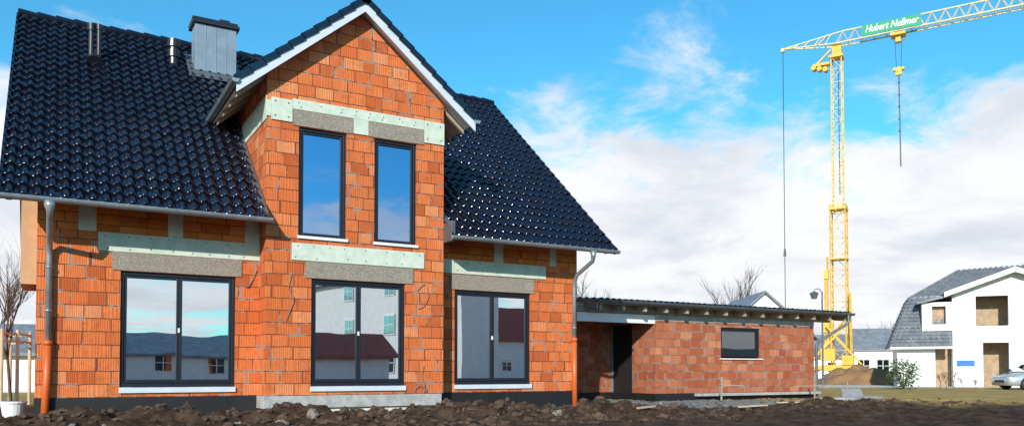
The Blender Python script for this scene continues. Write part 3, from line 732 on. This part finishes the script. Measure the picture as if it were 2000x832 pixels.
for j in range(n):
    for i in range(n): b.f.append((j*(n+1)+i,j*(n+1)+i+1,(j+1)*(n+1)+i+1,(j+1)*(n+1)+i))
b.make('soil_mound',simple('ochre_soil',(.36,.20,.09),.95,0,.4,1.5,.8,c2=(.20,.115,.06),bd=.1),None,smooth=True)
x,y=at(1607,50); sl=empty('street_lamp',(x,y,G0),-TH)
b=MB(); b.tube([(0,0,0),(0,0,1),(0,0,5.9)],[.08,.06,.045],10); b.tube([(0,0,5.85),(-.2,0,6.1),(-.45,0,6.05),(-.5,0,5.9)],.03,8); b.make('pole',M_zincd,sl)
b=MB(); b.tube([(-.5,0,5.92),(-.5,0,5.8),(-.5,0,5.72),(-.5,0,5.45)],[.05,.28,.24,.15],12); b.make('lantern',M_zincd,sl)
# ------------------------------------------------------------ shrubs
def shrub(name,loc,rx,rz_,n,mat,leaf):
    b=MB(); rnd=random.Random(5)
    for i in range(n):
        while True:
            p=Vector((rnd.uniform(-1,1),rnd.uniform(-1,1),rnd.uniform(-1,1)))
            if .25<p.length<1+.5*noise.noise(p*2.5) and noise.noise(p*4+Vector((3,3,3)))>-.25: break
        p=Vector((p.x*rx,p.y*rx,(p.z+1)*rz_)); a=Vector((rnd.gauss(0,1),rnd.gauss(0,1),rnd.gauss(0,1))).normalized(); c=a.orthogonal().normalized()
        b.poly([p,p+a*leaf*.5+c*leaf*.3,p+a*leaf,p+a*leaf*.5-c*leaf*.3])
    for i in range(14):
        a=rnd.uniform(0,6.28); b.tube([(0,0,0),(math.cos(a)*rx*.4,math.sin(a)*rx*.4,rz_),(math.cos(a)*rx*.8,math.sin(a)*rx*.8,rz_*1.9)],[.02,.014,.006],4)
    o=b.make(name,mat); o.location=loc; return o
M_leaf=simple('shrub_leaf',(.12,.16,.06),.8,0,.5,2.5,0,c2=(.035,.06,.02),spec=.1)
x,y=at(1764,42); shrub('evergreen_shrub',(x,y,G0),.8,.78,1300,M_leaf,.13)
for i,(u,dd,h) in enumerate(((1848,41,1.5),(1862,42,1.7),(1835,42,1.3),(1905,43,.9),(1880,42,1.0))):
    x,y=at(u,dd); bare('bare_shrub',(x,y,G0),h*1.2,60+i,.8,M_barkd,.02,4,.25)
# ------------------------------------------------------------ car
x,y=at(1951,41); car=empty('parked_car',(x,y,G0),-TH+.02)
def loft(st,ring):
    b=MB(); n=None
    for s in st:
        r=ring(*s); n=len(r); b.v+=r
    for i in range(len(st)-1):
        for k in range(n): b.f.append((i*n+k,i*n+(k+1)%n,(i+1)*n+(k+1)%n,(i+1)*n+k))
    b.f.append(tuple(range(n))[::-1]); b.f.append(tuple((len(st)-1)*n+k for k in range(n))); return b
def bodyring(x,w,zb,zt):
    w2=w*.93
    return [(x,-w2,zb),(x,-w,zb+.12),(x,-w,(zb+zt)/2),(x,-w*.97,zt-.08),(x,-w*.85,zt),(x,w*.85,zt),(x,w*.97,zt-.08),(x,w,(zb+zt)/2),(x,w,zb+.12),(x,w2,zb)]
st=[(0,.62,.3,.55),(.06,.74,.22,.66),(.35,.84,.2,.74),(.9,.87,.2,.86),(1.3,.88,.2,.92),(2.6,.88,.2,.95),(3.7,.87,.2,.97),(4.15,.8,.25,.92),(4.25,.7,.35,.8)]
M_car=simple('car_silver',(.55,.57,.60),.25,.5,.05,3,0)
loft(st,bodyring).make('body',M_car,car,smooth=True,bevel=0)
def cab(x,w,zt): return [(x,-w-.06,.9),(x,-w,zt-.04),(x,-w*.85,zt),(x,w*.85,zt),(x,w,zt-.04),(x,w+.06,.9)]
loft([(1.05,.74,.93),(1.75,.66,1.38),(2.3,.66,1.45),(3.2,.66,1.43),(4.0,.66,.99)],cab).make('windows',M_glass2,car,smooth=False)
loft([(1.72,.6,1.40),(2.3,.6,1.47),(3.25,.6,1.45)],lambda x,w,z:[(x,-w,z-.03),(x,-w*.9,z),(x,w*.9,z),(x,w,z-.03)]).make('roof_panel',M_car,car,smooth=True)
b=MB()
for px_ in (1.05,1.74,2.5,3.3,3.98):
    for s in (-1,1): 
        q=1.05<px_<3.5
        b.beam((px_-(.6 if px_==1.74 else 0),s*.80,.92),(px_,s*.675,1.40 if q else .95),.05)
b.make('pillars',M_car,car)
for i,wx in enumerate((.85,3.4)):
    for s in (-1,1):
        MB().tube([(wx,s*.70,.31),(wx,s*.72,.31),(wx,s*.87,.31),(wx,s*.895,.31)],[.29,.31,.31,.28],24).make('tyre',M_rubber,car)
        MB().tube([(wx,s*.88,.31),(wx,s*.905,.31)],[.2,.17],16).make('rim',M_zinc,car)
MB().box(.03,.2,-.78,-.5,.5,.64).box(.03,.2,.5,.78,.5,.64).make('headlamps',M_white,car,bevel=.03)
MB().box(-.01,.05,-.4,.4,.36,.5).box(.9,1.2,.85,1.0,.92,1.05).box(.9+.25,1.35,-1.0,-.85,.92,1.05).make('grille_and_mirrors',M_dark,car,bevel=.01)
# ------------------------------------------------------------ building-site bits
b=MB()
for (x,y,h) in ((17.6,17.9,.75),(22.0,18.1,.9),(23.9,18.3,.55),(12.4,14.6,.2)): b.beam((x,y,G0-.1),(x+.02,y,G0+h),.04)
b.beam((17.5,17.88,.1),(18.6,17.95,.06),.03); b.beam((21.0,18.05,.02),(22.8,18.12,.03),.03)
b.make('marker_stakes',M_raft)
b=MB(); b.obox((21.0,15.9,G0+.02),(2.4,.7,.0),(-.15,.6,0),(.1,0,.10)).obox((22.9,16.9,G0),(1.2,1.0,.25),(-.4,.5,0),(0,0,.08)); b.make('concrete_slabs',M_conc,None,bevel=.01)
b=MB(); b.obox((13.6,13.2,G0+.1),(.9,.05,.02),(0,.12,0),(0,0,.03)).obox((10.5,13.0,G0+.15),(.6,.2,.02),(0,.1,0),(0,0,.03)).obox((16.4,14.6,G0+.1),(.8,-.2,0),(0,.1,0),(0,0,.03)); b.make('loose_planks',M_wood)
b=MB(); n=180
for i in range(n+1):
    a=2*math.pi*i/n; h=9+7*noise.noise(Vector((math.cos(a)*3,math.sin(a)*3,0)))+1.2*noise.noise(Vector((math.cos(a)*40,math.sin(a)*40,0)))
    back=max(0,-math.sin(a)); h=max(2.5,h*.55+back*14)
    r=420
    b.v+=[(math.cos(a)*r,math.sin(a)*r,-1),(math.cos(a)*(r+25),math.sin(a)*(r+25),h),(math.cos(a)*(r+160),math.sin(a)*(r+160),-1)]
for i in range(n):
    for k in (0,1): b.f.append((i*3+k,i*3+3+k,i*3+4+k,i*3+1+k))
b.make('hills',simple('wooded_hills',(.025,.032,.018),1,0,.5,.03,0,c2=(.06,.06,.035)),None,smooth=True)
# ------------------------------------------------------------ world
AZ,EL=R(42),R(23)
sd=Vector((-math.sin(AZ)*math.cos(EL),-math.cos(AZ)*math.cos(EL),math.sin(EL)))
w=bpy.data.worlds.new('World'); scene.world=w; w.use_nodes=True; nt=w.node_tree; bg=nt.nodes['Background']
sky=N(nt,'ShaderNodeTexSky',sky_type='NISHITA'); sky.sun_disc=False; sky.sun_elevation=EL; sky.sun_rotation=math.atan2(sd.x,sd.y); sky.air_density=1; sky.dust_density=.4; sky.ozone_density=2
tc=N(nt,'ShaderNodeTexCoord').outputs['Generated']; sp=N(nt,'ShaderNodeSeparateXYZ'); L(nt,tc,sp.inputs[0])
z=math_(nt,'MAXIMUM',sp.outputs[2],0); zz=math_(nt,'ADD',z,.16)
cv=N(nt,'ShaderNodeCombineXYZ'); L(nt,math_(nt,'DIVIDE',sp.outputs[0],zz),cv.inputs[0]); L(nt,math_(nt,'DIVIDE',sp.outputs[1],zz),cv.inputs[1]); cv.inputs[2].default_value=3.3
n1=noise_(nt,.75,9,.58,cv.outputs[0],.3); n2=noise_(nt,3.2,9,.62,cv.outputs[0],.35)
den=math_(nt,'ADD',math_(nt,'MULTIPLY',n1,.62),math_(nt,'MULTIPLY',n2,.38))
bias=N(nt,'ShaderNodeMapRange'); L(nt,z,bias.inputs[0]); bias.inputs[1].default_value=.18; bias.inputs[2].default_value=.38; bias.inputs[3].default_value=.27; bias.inputs[4].default_value=-.02
den=math_(nt,'ADD',den,bias.outputs[0])
den=math_(nt,'SUBTRACT',den,math_(nt,'MULTIPLY',ramp(nt,sp.outputs[1],.1,-.5),.18))
cov=ramp(nt,den,.51,.64)
tint=N(nt,'ShaderNodeMix',data_type='RGBA',blend_type='MULTIPLY'); tint.inputs[0].default_value=1; L(nt,sky.outputs[0],tint.inputs[6]); tint.inputs[7].default_value=(.60,1.85,2.1,1)
shade=ramp(nt,noise_(nt,1.5,8,.6,cv.outputs[0],.3),.40,.70)
cloud=mix(nt,shade,(9.9,10.0,10.2),(7.2,7.7,8.5))
L(nt,mix(nt,cov,tint.outputs[2],cloud),bg.inputs[0]); bg.inputs[1].default_value=.1
sl_=bpy.data.lights.new('sun','SUN'); sl_.energy=5.0; sl_.angle=R(.6); sl_.color=(1,.93,.82)
so=bpy.data.objects.new('sun',sl_); scene.collection.objects.link(so); so.rotation_euler=(-sd).to_track_quat('-Z','Y').to_euler()
# ------------------------------------------------------------ camera
cd=bpy.data.cameras.new('camera'); co=bpy.data.objects.new('camera',cd); scene.collection.objects.link(co)
cd.sensor_width=36; cd.lens=1566.3/2000*36; cd.shift_y=.1331; cd.clip_end=3000; cd.clip_start=.1
co.location=(0,0,.49); co.rotation_euler=(R(90+1.584),0,-TH); scene.camera=co
scene.view_settings.view_transform='Standard'; scene.view_settings.look='None'; scene.view_settings.exposure=0
